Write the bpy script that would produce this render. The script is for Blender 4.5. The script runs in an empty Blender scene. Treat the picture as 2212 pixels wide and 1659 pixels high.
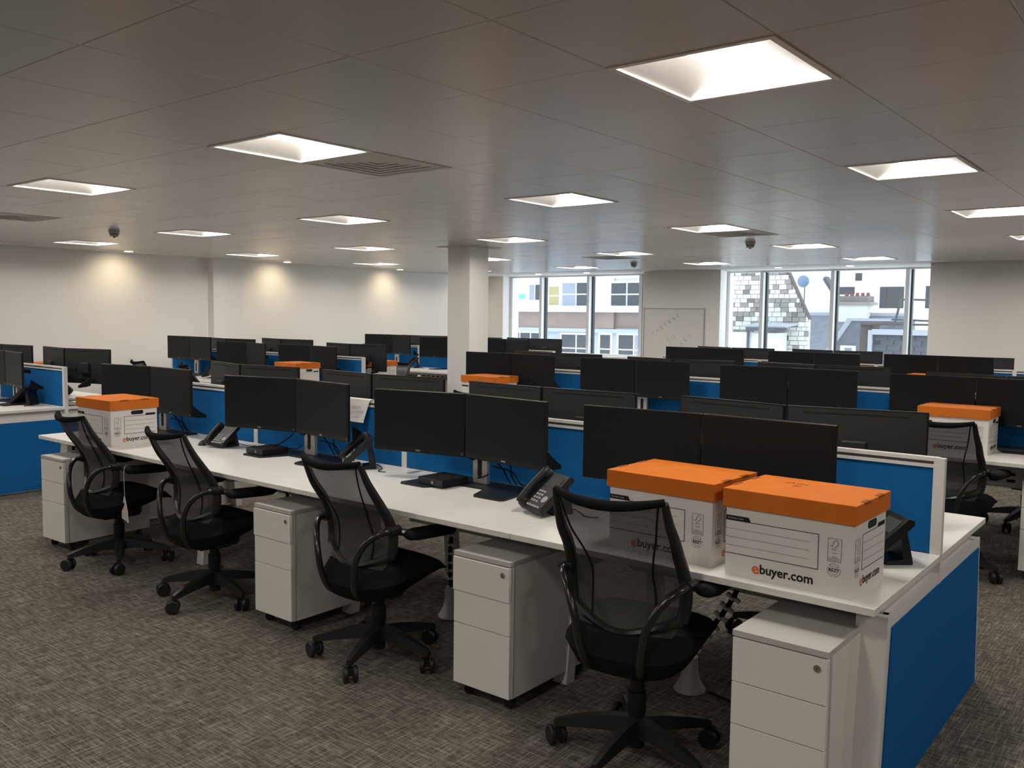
import bpy, bmesh, math, random
from math import sin, cos, pi, radians, sqrt
from mathutils import Vector, Matrix
random.seed(7)
S = bpy.context.scene
COL = S.collection

# ------------------------------------------------------------------ camera
CAM_H = 1.588
YAW, PITCH, ROLL, FPX = radians(38.65), radians(4.38), radians(.68), 1904.0
fw = Vector((-sin(YAW)*cos(PITCH), cos(YAW)*cos(PITCH), -sin(PITCH)))
rt = Vector((cos(YAW), sin(YAW), 0)); up = rt.cross(fw)
r2 = rt*cos(ROLL) + up*sin(ROLL); u2 = up*cos(ROLL) - rt*sin(ROLL)
cam_d = bpy.data.cameras.new('camera'); cam = bpy.data.objects.new('camera', cam_d); COL.objects.link(cam)
cam_d.sensor_width = 36; cam_d.lens = FPX/2212*36; cam_d.clip_start = .05; cam_d.clip_end = 200
cam.matrix_world = Matrix(((r2.x, u2.x, -fw.x, 0), (r2.y, u2.y, -fw.y, 0), (r2.z, u2.z, -fw.z, CAM_H), (0, 0, 0, 1)))
S.camera = cam
# ------------------------------------------------------------------ overcast sky
wd = bpy.data.worlds.new('overcast_sky'); S.world = wd; wd.use_nodes = True
bg = wd.node_tree.nodes['Background']; bg.inputs[0].default_value = (.86, .94, 1.0, 1); bg.inputs[1].default_value = 1.9
# ------------------------------------------------------------------ exposure
vs = S.view_settings
vs.view_transform = 'Standard'; vs.look = 'None'; vs.exposure = .88; vs.gamma = 1; vs.use_curve_mapping = False
LAMP = 26.0          # radiance of the ceiling luminaires' diffusers
SPOT = 8.5          # watts of each wall-washing downlight

# ------------------------------------------------------------------ materials
MATS = {}
def mat(name, col, rough=.6, metal=0, spec=.5, emit=None, estr=0, noise=0, nscale=60, bump=0, bscale=200):
    m = bpy.data.materials.new(name); m.use_nodes = True; nt = m.node_tree; b = nt.nodes['Principled BSDF']
    b.inputs['Base Color'].default_value = (*col, 1); b.inputs['Roughness'].default_value = rough
    b.inputs['Metallic'].default_value = metal; b.inputs['Specular IOR Level'].default_value = spec
    if emit: b.inputs['Emission Color'].default_value = (*emit, 1); b.inputs['Emission Strength'].default_value = estr
    if noise or bump: tc = nt.nodes.new('ShaderNodeTexCoord')
    if noise:
        n = nt.nodes.new('ShaderNodeTexNoise'); n.inputs['Scale'].default_value = nscale; n.inputs['Detail'].default_value = 3
        r = nt.nodes.new('ShaderNodeValToRGB')
        r.color_ramp.elements[0].position = .3; r.color_ramp.elements[1].position = .7
        r.color_ramp.elements[0].color = (*[c*(1-noise) for c in col], 1); r.color_ramp.elements[1].color = (*[min(1, c*(1+noise)) for c in col], 1)
        nt.links.new(tc.outputs['Object'], n.inputs['Vector']); nt.links.new(n.outputs['Fac'], r.inputs['Fac']); nt.links.new(r.outputs['Color'], b.inputs['Base Color'])
    if bump:
        n2 = nt.nodes.new('ShaderNodeTexNoise'); n2.inputs['Scale'].default_value = bscale
        bp = nt.nodes.new('ShaderNodeBump'); bp.inputs['Strength'].default_value = bump; bp.inputs['Distance'].default_value = .002
        nt.links.new(tc.outputs['Object'], n2.inputs['Vector']); nt.links.new(n2.outputs['Fac'], bp.inputs['Height']); nt.links.new(bp.outputs['Normal'], b.inputs['Normal'])
    MATS[name] = m
    return m
mat('wall_paint', (.88, .865, .84), .85, spec=.2, bump=.05, bscale=300)
mat('ceiling_metal', (.60, .585, .56), .27, spec=.5, noise=.015, nscale=3)
mat('ceiling_board', (.66, .64, .61), .7, spec=.3)
mat('ceiling_gap', (.25, .24, .23), .8)
mat('grid_steel', (.58, .56, .53), .45)
mat('desk_white', (.80, .775, .74), .38, spec=.4, noise=.01, nscale=8)
mat('frame_white', (.74, .72, .69), .45, spec=.4)
mat('alu', (.62, .61, .59), .32, metal=.75)
mat('rail_groove', (.10, .095, .09), .7)
mat('blue_fabric', (.012, .128, .355), .95, spec=.05, noise=.12, nscale=420, bump=.25, bscale=700)
mat('black_plastic', (.013, .013, .014), .42, spec=.4)
mat('black_matte', (.010, .010, .011), .8, spec=.15)
mat('black_fabric', (.009, .009, .010), .95, spec=.1, bump=.3, bscale=500)
mat('monitor_shell', (.024, .024, .024), .5, spec=.35)
mat('monitor_screen', (.0065, .0075, .009), .5, spec=.22)
mat('monitor_bezel', (.007, .007, .007), .45, spec=.3)
mat('badge', (.30, .30, .30), .3, metal=.8)
mat('silver', (.50, .49, .475), .38, metal=.45)
mat('chair_tube', (.014, .014, .014), .22, spec=.55)
mat('orange_card', (.64, .165, .016), .7, spec=.2, noise=.05, nscale=14)
mat('white_card', (.74, .705, .68), .75, spec=.2, noise=.02, nscale=10)
mat('ink', (.025, .022, .02), .8, spec=.1)
mat('ink_grey', (.16, .15, .14), .8, spec=.1)
mat('ink_faint', (.36, .35, .34), .8, spec=.1)
mat('ink_pale', (.56, .54, .52), .8, spec=.1)
mat('ink_orange', (.70, .17, .05), .8, spec=.1)
mat('pencil_orange', (.30, .09, .02), .8, spec=.1)
mat('hole_dark', (.012, .011, .010), .9)
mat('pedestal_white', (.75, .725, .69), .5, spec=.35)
mat('pedestal_grey_shaded', (.50, .485, .46), .55, spec=.35)  # grey darkened to paint in the desk's shade on the pedestal tops
mat('chrome', (.6, .58, .54), .2, metal=1)
mat('spine_white', (.60, .58, .55), .5)
mat('paper', (.80, .76, .74), .8, spec=.15)
mat('key_grey', (.32, .32, .33), .4)
mat('phone_screen', (.06, .062, .06), .2, spec=.6)
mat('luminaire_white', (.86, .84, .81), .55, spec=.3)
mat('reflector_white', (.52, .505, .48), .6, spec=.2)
mat('luminaire_lit', (.9, .9, .9), .6, emit=(1, .945, .87), estr=LAMP)
mat('luminaire_end', (.9, .9, .9), .6, emit=(1, .945, .87), estr=LAMP*.19)
mat('downlight_lit', (.9, .9, .9), .6, emit=(1, .86, .62), estr=14)
mat('vent_grey', (.52, .50, .46), .5)
mat('vent_dark', (.035, .035, .033), .8)
mat('detector_grey', (.42, .41, .39), .5)
mat('window_frame_white', (.86, .88, .90), .4)
mat('window_gasket', (.05, .055, .06), .5)
mat('board_white', (.78, .77, .74), .25, spec=.5)
mat('board_edge', (.42, .41, .38), .4, metal=.3)
mat('drop_white', (.60, .61, .60), .8); mat('render_brown', (.18, .135, .115), .9, noise=.12, nscale=1.6)
mat('far_glass', (.045, .05, .058), .3, spec=.15); mat('far_glass_pale', (.18, .21, .26), .3); mat('far_blind', (.27, .25, .12), .8); mat('far_lead', (.26, .30, .36), .6)
mat('stone_pale', (.54, .53, .50), .9, noise=.06, nscale=2); mat('stone_mid', (.22, .205, .185), .9, noise=.12, nscale=2); mat('stone_dark', (.14, .13, .118), .9, noise=.12, nscale=2)
mat('slate_grey', (.05, .054, .066), .7, noise=.2, nscale=4); mat('slate_light', (.10, .108, .135), .75, noise=.18, nscale=5)
mat('lead_flash', (.28, .30, .34), .6); mat('timber_brown', (.06, .046, .038), .8); mat('brick_red', (.18, .07, .055), .9); mat('dish_blue', (.10, .15, .23), .5)
mat('sign_green', (.10, .36, .30), .6)
# carpet: grey-brown loop pile with streaks in both directions
m = bpy.data.materials.new('carpet'); m.use_nodes = True; nt = m.node_tree; b = nt.nodes['Principled BSDF']; MATS['carpet'] = m
b.inputs['Roughness'].default_value = .97; b.inputs['Specular IOR Level'].default_value = .08
tc = nt.nodes.new('ShaderNodeTexCoord')
def streak(sx, sy, sc, lo, hi):
    mp = nt.nodes.new('ShaderNodeMapping'); mp.inputs['Scale'].default_value = (sx, sy, 1)
    n = nt.nodes.new('ShaderNodeTexNoise'); n.inputs['Scale'].default_value = sc; n.inputs['Detail'].default_value = 4; n.inputs['Roughness'].default_value = .65
    mr = nt.nodes.new('ShaderNodeMapRange'); mr.inputs[1].default_value = lo; mr.inputs[2].default_value = hi
    nt.links.new(tc.outputs['Object'], mp.inputs['Vector']); nt.links.new(mp.outputs[0], n.inputs['Vector']); nt.links.new(n.outputs['Fac'], mr.inputs[0])
    return mr
def mth(op, a, c):
    n = nt.nodes.new('ShaderNodeMath'); n.operation = op
    for i, v in enumerate((a, c)):
        if isinstance(v, (int, float)): n.inputs[i].default_value = v
        else: nt.links.new(v.outputs[0], n.inputs[i])
    return n
s1 = streak(4.5, 90, 1.6, .48, .70); s2 = streak(90, 4.5, 1.6, .48, .70); s3 = streak(1, 1, 210, .25, .75); s4 = streak(1, 1, 3.0, .3, .7)
s5 = streak(14, 34, 1.5, .35, .7)
v = mth('MULTIPLY', mth('ADD', mth('MULTIPLY', s1, .5), mth('MULTIPLY', s2, .5)), 1.0)
v = mth('ADD', mth('MULTIPLY', v, .62), mth('MULTIPLY', s3, .26))
v = mth('ADD', v, mth('MULTIPLY', s5, .16))
v = mth('ADD', v, mth('MULTIPLY', s4, .06))
cr = nt.nodes.new('ShaderNodeValToRGB'); cr.color_ramp.elements[0].position = .16; cr.color_ramp.elements[1].position = .74
cr.color_ramp.elements[0].color = (.050, .044, .037, 1); cr.color_ramp.elements[1].color = (.36, .325, .275, 1)
nt.links.new(v.outputs[0], cr.inputs['Fac']); nt.links.new(cr.outputs[0], b.inputs['Base Color'])
bp = nt.nodes.new('ShaderNodeBump'); bp.inputs['Strength'].default_value = .4; bp.inputs['Distance'].default_value = .004
nt.links.new(s3.outputs[0], bp.inputs['Height']); nt.links.new(bp.outputs[0], b.inputs['Normal'])
# chair netting: fine dark mesh one can see through
m = bpy.data.materials.new('chair_netting'); m.use_nodes = True; nt = m.node_tree; MATS['chair_netting'] = m
b = nt.nodes['Principled BSDF']; b.inputs['Base Color'].default_value = (.042, .041, .039, 1); b.inputs['Roughness'].default_value = .7
tr = nt.nodes.new('ShaderNodeBsdfTransparent'); mx = nt.nodes.new('ShaderNodeMixShader')
wv = nt.nodes.new('ShaderNodeTexWave'); wv.bands_direction = 'Z'; wv.inputs['Scale'].default_value = 75; tc = nt.nodes.new('ShaderNodeTexCoord')
mr = nt.nodes.new('ShaderNodeMapRange'); mr.inputs[3].default_value = .80; mr.inputs[4].default_value = .95
nt.links.new(tc.outputs['Object'], wv.inputs['Vector']); nt.links.new(wv.outputs['Fac'], mr.inputs[0]); nt.links.new(mr.outputs[0], mx.inputs[0])
nt.links.new(tr.outputs[0], mx.inputs[1]); nt.links.new(b.outputs[0], mx.inputs[2]); nt.links.new(mx.outputs[0], nt.nodes['Material Output'].inputs['Surface'])
# window glass
m = bpy.data.materials.new('glass'); m.use_nodes = True; nt = m.node_tree; MATS['glass'] = m
b = nt.nodes['Principled BSDF']; b.inputs['Base Color'].default_value = (.9, .95, 1, 1); b.inputs['Roughness'].default_value = .03
tr = nt.nodes.new('ShaderNodeBsdfTransparent'); tr.inputs[0].default_value = (.95, .98, 1, 1); mx = nt.nodes.new('ShaderNodeMixShader'); mx.inputs[0].default_value = .05
nt.links.new(tr.outputs[0], mx.inputs[1]); nt.links.new(b.outputs[0], mx.inputs[2]); nt.links.new(mx.outputs[0], nt.nodes['Material Output'].inputs['Surface'])

# ------------------------------------------------------------------ mesh builder
class MB:
    def __init__(s): s.v = []; s.f = []
    def add(s, vs, fs):
        o = len(s.v); s.v += [tuple(p) for p in vs]; s.f += [tuple(i+o for i in f) for f in fs]; return s
    def box(s, x0, x1, y0, y1, z0, z1, M=None, bv=0):
        if bv:
            b = min(bv, (x1-x0)*.49, (y1-y0)*.49, (z1-z0)*.49)
            vs = []
            for (sx, X) in ((-1, x0), (1, x1)):
                for (sy, Y) in ((-1, y0), (1, y1)):
                    for (sz, Z) in ((-1, z0), (1, z1)):
                        vs += [(X, Y-sy*b, Z-sz*b), (X-sx*b, Y, Z-sz*b), (X-sx*b, Y-sy*b, Z)]
            # convex hull faces via index maths
            def i(sx, sy, sz, k): return ((sx*2+sy)*2+sz)*3+k
            fs = [(i(0,0,0,0), i(0,0,1,0), i(0,1,1,0), i(0,1,0,0)), (i(1,0,0,0), i(1,1,0,0), i(1,1,1,0), i(1,0,1,0)),
                  (i(0,0,0,1), i(1,0,0,1), i(1,0,1,1), i(0,0,1,1)), (i(0,1,0,1), i(0,1,1,1), i(1,1,1,1), i(1,1,0,1)),
                  (i(0,0,0,2), i(0,1,0,2), i(1,1,0,2), i(1,0,0,2)), (i(0,0,1,2), i(1,0,1,2), i(1,1,1,2), i(0,1,1,2))]
            for a in (0, 1):
                for c in (0, 1):
                    fs += [(i(a,c,0,0), i(a,c,1,0), i(a,c,1,1), i(a,c,0,1)), (i(a,0,c,0), i(a,1,c,0), i(a,1,c,2), i(a,0,c,2)), (i(0,a,c,1), i(1,a,c,1), i(1,a,c,2), i(0,a,c,2))]
                    for d in (0, 1): fs.append((i(a,c,d,0), i(a,c,d,1), i(a,c,d,2)))
        else:
            vs = [(x0,y0,z0),(x1,y0,z0),(x1,y1,z0),(x0,y1,z0),(x0,y0,z1),(x1,y0,z1),(x1,y1,z1),(x0,y1,z1)]
            fs = [(0,3,2,1),(4,5,6,7),(0,1,5,4),(1,2,6,5),(2,3,7,6),(3,0,4,7)]
        if M: vs = [M @ Vector(p) for p in vs]
        return s.add(vs, fs)
    def tube(s, path, r, n=8, closed=False, caps=True, flat=1.0):
        path = [Vector(p) for p in path]; N = len(path); rings = []; prev = None
        for k, p in enumerate(path):
            a = path[(k-1) % N] if (closed or k) else p; c = path[(k+1) % N] if (closed or k < N-1) else p
            t = (c-a).normalized()
            if prev is None:
                ref = Vector((0, 0, 1)) if abs(t.z) < .9 else Vector((1, 0, 0)); x = t.cross(ref).normalized()
            else:
                x = prev - t*prev.dot(t); x = x.normalized() if x.length > 1e-6 else t.orthogonal().normalized()
            prev = x; y = t.cross(x); rr = r[k] if isinstance(r, (list, tuple)) else r
            rings.append([p + x*cos(2*pi*j/n)*rr + y*sin(2*pi*j/n)*rr*flat for j in range(n)])
        vs = [q for R in rings for q in R]; fs = []
        for k in range(N if closed else N-1):
            k2 = (k+1) % N
            for j in range(n): fs.append((k*n+j, k*n+(j+1) % n, k2*n+(j+1) % n, k2*n+j))
        if caps and not closed: fs += [tuple(range(n-1, -1, -1)), tuple((N-1)*n+j for j in range(n))]
        return s.add(vs, fs)
    def cyl(s, a, c, r, n=16): return s.tube([a, c], r, n)
    def lathe(s, prof, n=20, M=None):
        vs = []; fs = []
        for (r, z) in prof:
            for j in range(n): vs.append(Vector((r*cos(2*pi*j/n), r*sin(2*pi*j/n), z)))
        for k in range(len(prof)-1):
            for j in range(n): fs.append((k*n+j, k*n+(j+1) % n, (k+1)*n+(j+1) % n, (k+1)*n+j))
        fs += [tuple(range(n-1, -1, -1)), tuple((len(prof)-1)*n+j for j in range(n))]
        if M: vs = [M @ p for p in vs]
        return s.add(vs, fs)
    def prism(s, poly, d0, d1, axis='z', M=None):
        n = len(poly)
        def pt(p, d): return {'z': (p[0], p[1], d), 'y': (p[0], d, p[1]), 'x': (d, p[0], p[1])}[axis]
        vs = [pt(p, d0) for p in poly] + [pt(p, d1) for p in poly]
        fs = [tuple(range(n-1, -1, -1)), tuple(range(n, 2*n))] + [(i, (i+1) % n, n+(i+1) % n, n+i) for i in range(n)]
        if M: vs = [M @ Vector(p) for p in vs]
        return s.add(vs, fs)
    def grid(s, fn, nu, nv):
        vs = [fn(i/nu, j/nv) for j in range(nv+1) for i in range(nu+1)]
        return s.add(vs, [(j*(nu+1)+i, j*(nu+1)+i+1, (j+1)*(nu+1)+i+1, (j+1)*(nu+1)+i) for j in range(nv) for i in range(nu)])
    def mesh(s, name, m, smooth=False):
        me = bpy.data.meshes.new(name); me.from_pydata(s.v, [], s.f)
        bm = bmesh.new(); bm.from_mesh(me); bmesh.ops.recalc_face_normals(bm, faces=bm.faces); bm.to_mesh(me); bm.free()
        me.materials.append(MATS[m]); me.update()
        if smooth:
            me.polygons.foreach_set('use_smooth', [True]*len(me.polygons))
            try: me.set_sharp_from_angle(angle=radians(40))
            except Exception: pass
        return me
def smooth_path(pts, n=6, closed=False):
    pts = [Vector(p) for p in pts]; out = []; N = len(pts)
    for i in range(N if closed else N-1):
        P = [pts[(i+k) % N] if closed else pts[max(0, min(N-1, i+k))] for k in (-1, 0, 1, 2)]
        for j in range(n):
            t = j/n
            out.append(.5*((2*P[1]) + (P[2]-P[0])*t + (2*P[0]-5*P[1]+4*P[2]-P[3])*t*t + (3*P[1]-P[0]-3*P[2]+P[3])*t**3))
    if not closed: out.append(pts[-1])
    return out
def obj(name, me, parent=None, loc=(0, 0, 0), rot=(0, 0, 0)):
    o = bpy.data.objects.new(name, me); COL.objects.link(o); o.location = loc; o.rotation_euler = rot
    if parent is not None: o.parent = parent
    return o
def thing(name, label, cat, loc=(0, 0, 0), rz=0, group=None, me=None, kind=None):
    o = obj(name, me, None, loc, (0, 0, rz))
    if kind: o['kind'] = kind
    if label: o['label'] = label
    if cat: o['category'] = cat
    if group: o['group'] = group
    return o
def struct(name, me, loc=(0, 0, 0), label=None):
    o = obj(name, me, None, loc); o['kind'] = 'structure'
    if label: o['label'] = label
    return o
_txt = {}
def text_mesh(s, size, m, align='CENTER', bold=0.0):
    key = (s, size, m, align, bold)
    if key in _txt: return _txt[key]
    cu = bpy.data.curves.new('lettering', 'FONT'); cu.body = s; cu.size = size; cu.align_x = align; cu.align_y = 'CENTER'; cu.offset = bold; cu.resolution_u = 3; cu.space_line = 1.15
    o = bpy.data.objects.new('lettering', cu); COL.objects.link(o)
    dg = bpy.context.evaluated_depsgraph_get(); me = bpy.data.meshes.new_from_object(o.evaluated_get(dg))
    bpy.data.objects.remove(o); me.materials.clear(); me.materials.append(MATS[m]); _txt[key] = me
    return me
FRONT = (pi/2, 0, 0)           # text facing -Y
RIGHT = (pi/2, 0, pi/2)        # text facing +X

# ================================================================== the room
CEIL = 2.434
XW, YG = -12.42, 14.85                     # left wall face, glazing plane
me = MB().box(XW-.2, 8.2, -8.2, 15.1, -.06, 0).mesh('floor', 'carpet'); struct('floor', me, label='grey brown flecked office carpet')
struct('wall_left', MB().box(XW-.2, XW, -8.2, 15.1, 0, CEIL+.16).mesh('wall_left', 'wall_paint'), label='white painted side wall washed by downlights')
struct('wall_front', MB().box(XW-.2, 8.2, -8.2, -8.0, 0, CEIL+.16).mesh('wall_front', 'wall_paint'))
struct('wall_right', MB().box(8.0, 8.2, -8.0, 15.1, 0, CEIL+.16).mesh('wall_right', 'wall_paint'))
wb = struct('wall_back', MB().box(XW, -3.2, 14.80, 15.1, 0, .83).box(XW, -3.2, 14.80, 15.1, 2.425, CEIL+.16).mesh('wall_back', 'wall_paint'), label='white wall below and above the windows')
obj('window_pier', MB().prism([(-8.29, 14.2), (-6.77, 14.2), (-6.94, 14.84), (-6.94, 15.1), (-8.67, 15.1), (-8.67, 14.84)], 0, CEIL+.16).mesh('window_pier', 'wall_paint'), wb)
obj('window_pier', MB().box(XW, -11.92, 14.56, 15.1, 0, CEIL+.16).mesh('corner_pier', 'wall_paint'), wb)
obj('projecting_wall', MB().box(-3.32, 8.0, 13.85, 15.1, 0, CEIL+.16).mesh('projecting_wall', 'wall_paint'), wb)
struct('trim_1', MB().box(XW, XW+.16, 7.86, 8.40, 0, CEIL).mesh('pilaster', 'wall_paint'), label='shallow white pilaster on the side wall')
struct('trim_2', MB().box(-7.49, -7.13, 8.07, 8.42, 0, CEIL).mesh('column', 'wall_paint'), label='square white structural column between the desks')
obj('column_collar', MB().box(-7.60, -7.02, 7.96, 8.53, CEIL-.003, CEIL-.0005).mesh('column_collar', 'vent_grey'), bpy.data.objects['trim_2'])
bb = MB().box(XW, XW+.014, 8.4, 14.45, 0, .1).box(XW, XW+.014, -8, 7.86, 0, .1).mesh('baseboard', 'frame_white'); struct('baseboard_left', bb)

# ---- ceiling: metal tiles in a grid, luminaires and diffusers in their cells
X0, Y0, T = -1.68, 2.583, .6
IS, JS = range(-17, 16), range(-17, 18)
lights = [(4*a, 4*c) for a in range(-4, 2) for c in range(-2, 5)]
vents = [(-4, 1), (-4, 9), (-9, 13), (-12, 1), (-13, 18)]
vents = [q for q in vents if q[1] <= 17]
ceil = struct('ceiling', MB().box(XW-.2, 8.2, -8.2, 15.1, CEIL+.16, CEIL+.22).mesh('ceiling_void', 'ceiling_gap'), label='suspended ceiling of square satin metal tiles')
xa, xb, ya, yb = X0+T*IS[0], X0+T*(IS[-1]+1), Y0+T*JS[0], Y0+T*(JS[-1]+1)
mb = MB()
mb.box(XW, xa, -8, 14.8, CEIL, CEIL+.012).box(xa, 8, yb, 14.8, CEIL, CEIL+.012).box(xb, 8, -8, yb, CEIL, CEIL+.012).box(xa, xb, -8, ya, CEIL, CEIL+.012)
obj('plaster_border', mb.mesh('plaster_border', 'ceiling_board'), ceil)
mb = MB()
for i in list(IS)+[IS[-1]+1]: mb.box(X0+T*i-.011, X0+T*i+.011, ya, yb, CEIL+.0024, CEIL+.005)
for j in list(JS)+[JS[-1]+1]: mb.box(xa, xb, Y0+T*j-.011, Y0+T*j+.011, CEIL+.0028, CEIL+.0055)
obj('ceiling_grid', mb.mesh('ceiling_grid', 'grid_steel'), ceil)
g, bvl = .0009, .003
def tile_geo(mbx, x, y):
    a = T/2-g; c = a-bvl
    vs = [(x+sx*a, y+sy*a, CEIL+.010) for sx, sy in ((-1,-1),(1,-1),(1,1),(-1,1))] + [(x+sx*a, y+sy*a, CEIL+.0014) for sx, sy in ((-1,-1),(1,-1),(1,1),(-1,1))] + [(x+sx*c, y+sy*c, CEIL) for sx, sy in ((-1,-1),(1,-1),(1,1),(-1,1))]
    fs = [(0,1,2,3), (8,11,10,9)]
    for k in range(4):
        k2 = (k+1) % 4; fs += [(k, 4+k, 4+k2, k2), (4+k, 8+k, 8+k2, 4+k2)]
    mbx.add(vs, fs)
cells = []
for i in IS:
    for j in JS:
        if (i, j) in lights or (i, j) in vents: continue
        cx, cy = X0+T*(i+.5), Y0+T*(j+.5); d = Vector((cx, cy, CEIL-CAM_H)); z = d.dot(fw)
        vis = False
        if z > .3:
            px, py = 1106+FPX*d.dot(r2)/z, 829.5-FPX*d.dot(u2)/z; vis = -150 < px < 2362 and -150 < py < 1800
        cells.append((0 if vis else 1, d.length, cx, cy))
cells.sort()
tm = MB(); tile_geo(tm, 0, 0); tile_me = tm.mesh('ceiling_tile', 'ceiling_metal')
rest = MB()
for k, (nv, d, cx, cy) in enumerate(cells):
    if k < 300 and not nv: obj('ceiling_tile', tile_me, ceil, (cx, cy, 0))
    else: tile_geo(rest, cx, cy)
ro = obj('ceiling_tiles_beyond', rest.mesh('ceiling_tiles_beyond', 'ceiling_metal'), ceil); ro['kind'] = 'stuff'

# luminaire: trim, two white reflector wings, lit top diffuser and lit curved ends
fr = MB(); o_, i_ = .296, .272
for (a, c, d, e) in ((-o_, o_, -o_, -i_), (-o_, o_, i_, o_), (-o_, -i_, -i_, i_), (i_, o_, -i_, i_)): fr.box(a, c, d, e, -.004, .012)
LUM_FRAME = fr.mesh('trim_frame', 'luminaire_white')
hx, hy, hz = .115, .225, .062
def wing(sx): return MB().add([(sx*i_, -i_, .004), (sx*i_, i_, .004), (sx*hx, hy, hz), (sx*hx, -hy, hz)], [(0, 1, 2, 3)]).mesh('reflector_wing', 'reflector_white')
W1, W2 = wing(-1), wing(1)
def endp(sy):
    def fn(u, v):
        x = (i_*(1-v)+hx*v)*(2*u-1); y = sy*(i_*(1-v)+hy*v); z = .004+(hz-.004)*sin(v*pi/2); return (x, y, z)
    return MB().grid(fn, 4, 6).mesh('lit_end', 'luminaire_end', True)
E1, E2 = endp(-1), endp(1)
LUM_TOP = MB().add([(-hx, -hy, hz), (hx, -hy, hz), (hx, hy, hz), (-hx, hy, hz)], [(0, 1, 2, 3)]).mesh('diffuser', 'luminaire_lit')
LUM_BOX = MB().add([(sx*.285, sy*.285, z) for z in (.013, .12) for sx, sy in ((-1,-1),(1,-1),(1,1),(-1,1))], [(4,5,6,7),(0,1,5,4),(1,2,6,5),(2,3,7,6),(3,0,4,7)]).mesh('housing', 'luminaire_white')
colname = {0: 'nearest the camera', -4: 'second', -8: 'third', -12: 'fourth', -16: 'fifth'}
ordn = ['first', 'second', 'third', 'fourth', 'fifth', 'sixth', 'seventh']
LL = {(0,0): 'largest lit recessed ceiling light, top right above the orange boxes', (-4,0): 'lit recessed ceiling light touching the square air diffuser at upper left', (-8,0): 'lit recessed ceiling light at the far left edge, above the blue left end panel',
      (0,4): 'recessed ceiling light at right, second in line behind the largest light', (0,8): 'recessed ceiling light cut by the right edge, third in the right-hand line', (0,12): 'sliver of a recessed ceiling light at the right edge, fourth in the right-hand line',
      (-4,4): 'recessed ceiling light in the middle, right of the column and well above it', (-4,8): 'recessed ceiling light with a dark air grille touching its near right corner', (-4,12): 'larger of two recessed ceiling lights close to the right windows',
      (-4,16): 'smaller of two recessed ceiling lights close to the right windows', (-8,4): 'recessed ceiling light to the left of the column, second in its line', (-8,8): 'recessed ceiling light right beside the head of the column', (-8,12): 'recessed ceiling light with a dark open grille below its left corner',
      (-8,16): 'recessed ceiling light above the wall between the windows', (-12,4): 'recessed ceiling light right of the hanging smoke detector at left', (-12,8): 'larger of two recessed ceiling lights just left of the column', (-12,12): 'recessed ceiling light partly hidden by the right edge of the column',
      (-12,16): 'recessed ceiling light nearest the left windows', (-16,4): 'recessed ceiling light at left closest to the first wall scallop', (-16,8): 'recessed ceiling light above the pilaster of the side wall', (-16,12): 'smaller of two recessed ceiling lights just left of the column', (-16,16): 'tiny recessed ceiling light peeping out right of the column'}
for (i, j) in lights:
    x, y = X0+T*(i+.5), Y0+T*(j+.5)
    t = thing('ceiling_light', LL.get((i, j), 'square recessed ceiling light out of view behind or beside the camera'), 'ceiling light', (x, y, CEIL), 0, 'recessed ceiling lights')
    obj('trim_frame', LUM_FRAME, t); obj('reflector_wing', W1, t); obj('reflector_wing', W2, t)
    obj('lit_end', E1, t); obj('lit_end', E2, t); obj('diffuser', LUM_TOP, t); obj('housing', LUM_BOX, t)
# air diffusers
vf = MB()
for (a, c, d, e) in ((-.296,.296,-.296,-.262),(-.296,.296,.262,.296),(-.296,-.262,-.262,.262),(.262,.296,-.262,.262)): vf.box(a, c, d, e, -.003, .012)
VF = vf.mesh('frame', 'vent_grey'); VB = MB().box(-.262, .262, -.262, .262, .05, .055).mesh('backing', 'vent_dark'); VL = []
for k in range(6):
    a = .262-.043*k; c = max(a-.048, .0); z = .0035*k; mb = MB()
    if k == 5: mb.box(-a, a, -a, a, z, z+.001)
    else:
        for q in range(4):
            M = Matrix.Rotation(q*pi/2, 4, 'Z'); mb.prism([(-a, -a), (a, -a), (c, -c), (-c, -c)], z, z+.0008, 'z', M)
    VL.append(mb.mesh('louvre', 'vent_grey'))
VLAB = {(-4,1): 'square four-way air diffuser beside the upper left ceiling light', (-4,9): 'square air grille touching a ceiling light, left of the right windows', (-9,13): 'dark square air grille above the left windows', (-12,1): 'square air diffuser cut by the left edge of the photo'}
for (i, j) in vents:
    t = thing('air_diffuser', VLAB[(i, j)], 'air vent', (X0+T*(i+.5), Y0+T*(j+.5), CEIL), 0, 'ceiling air diffusers')
    obj('frame', VF, t); obj('backing', VB, t)
    for q in VL: obj('louvre', q, t)
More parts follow.
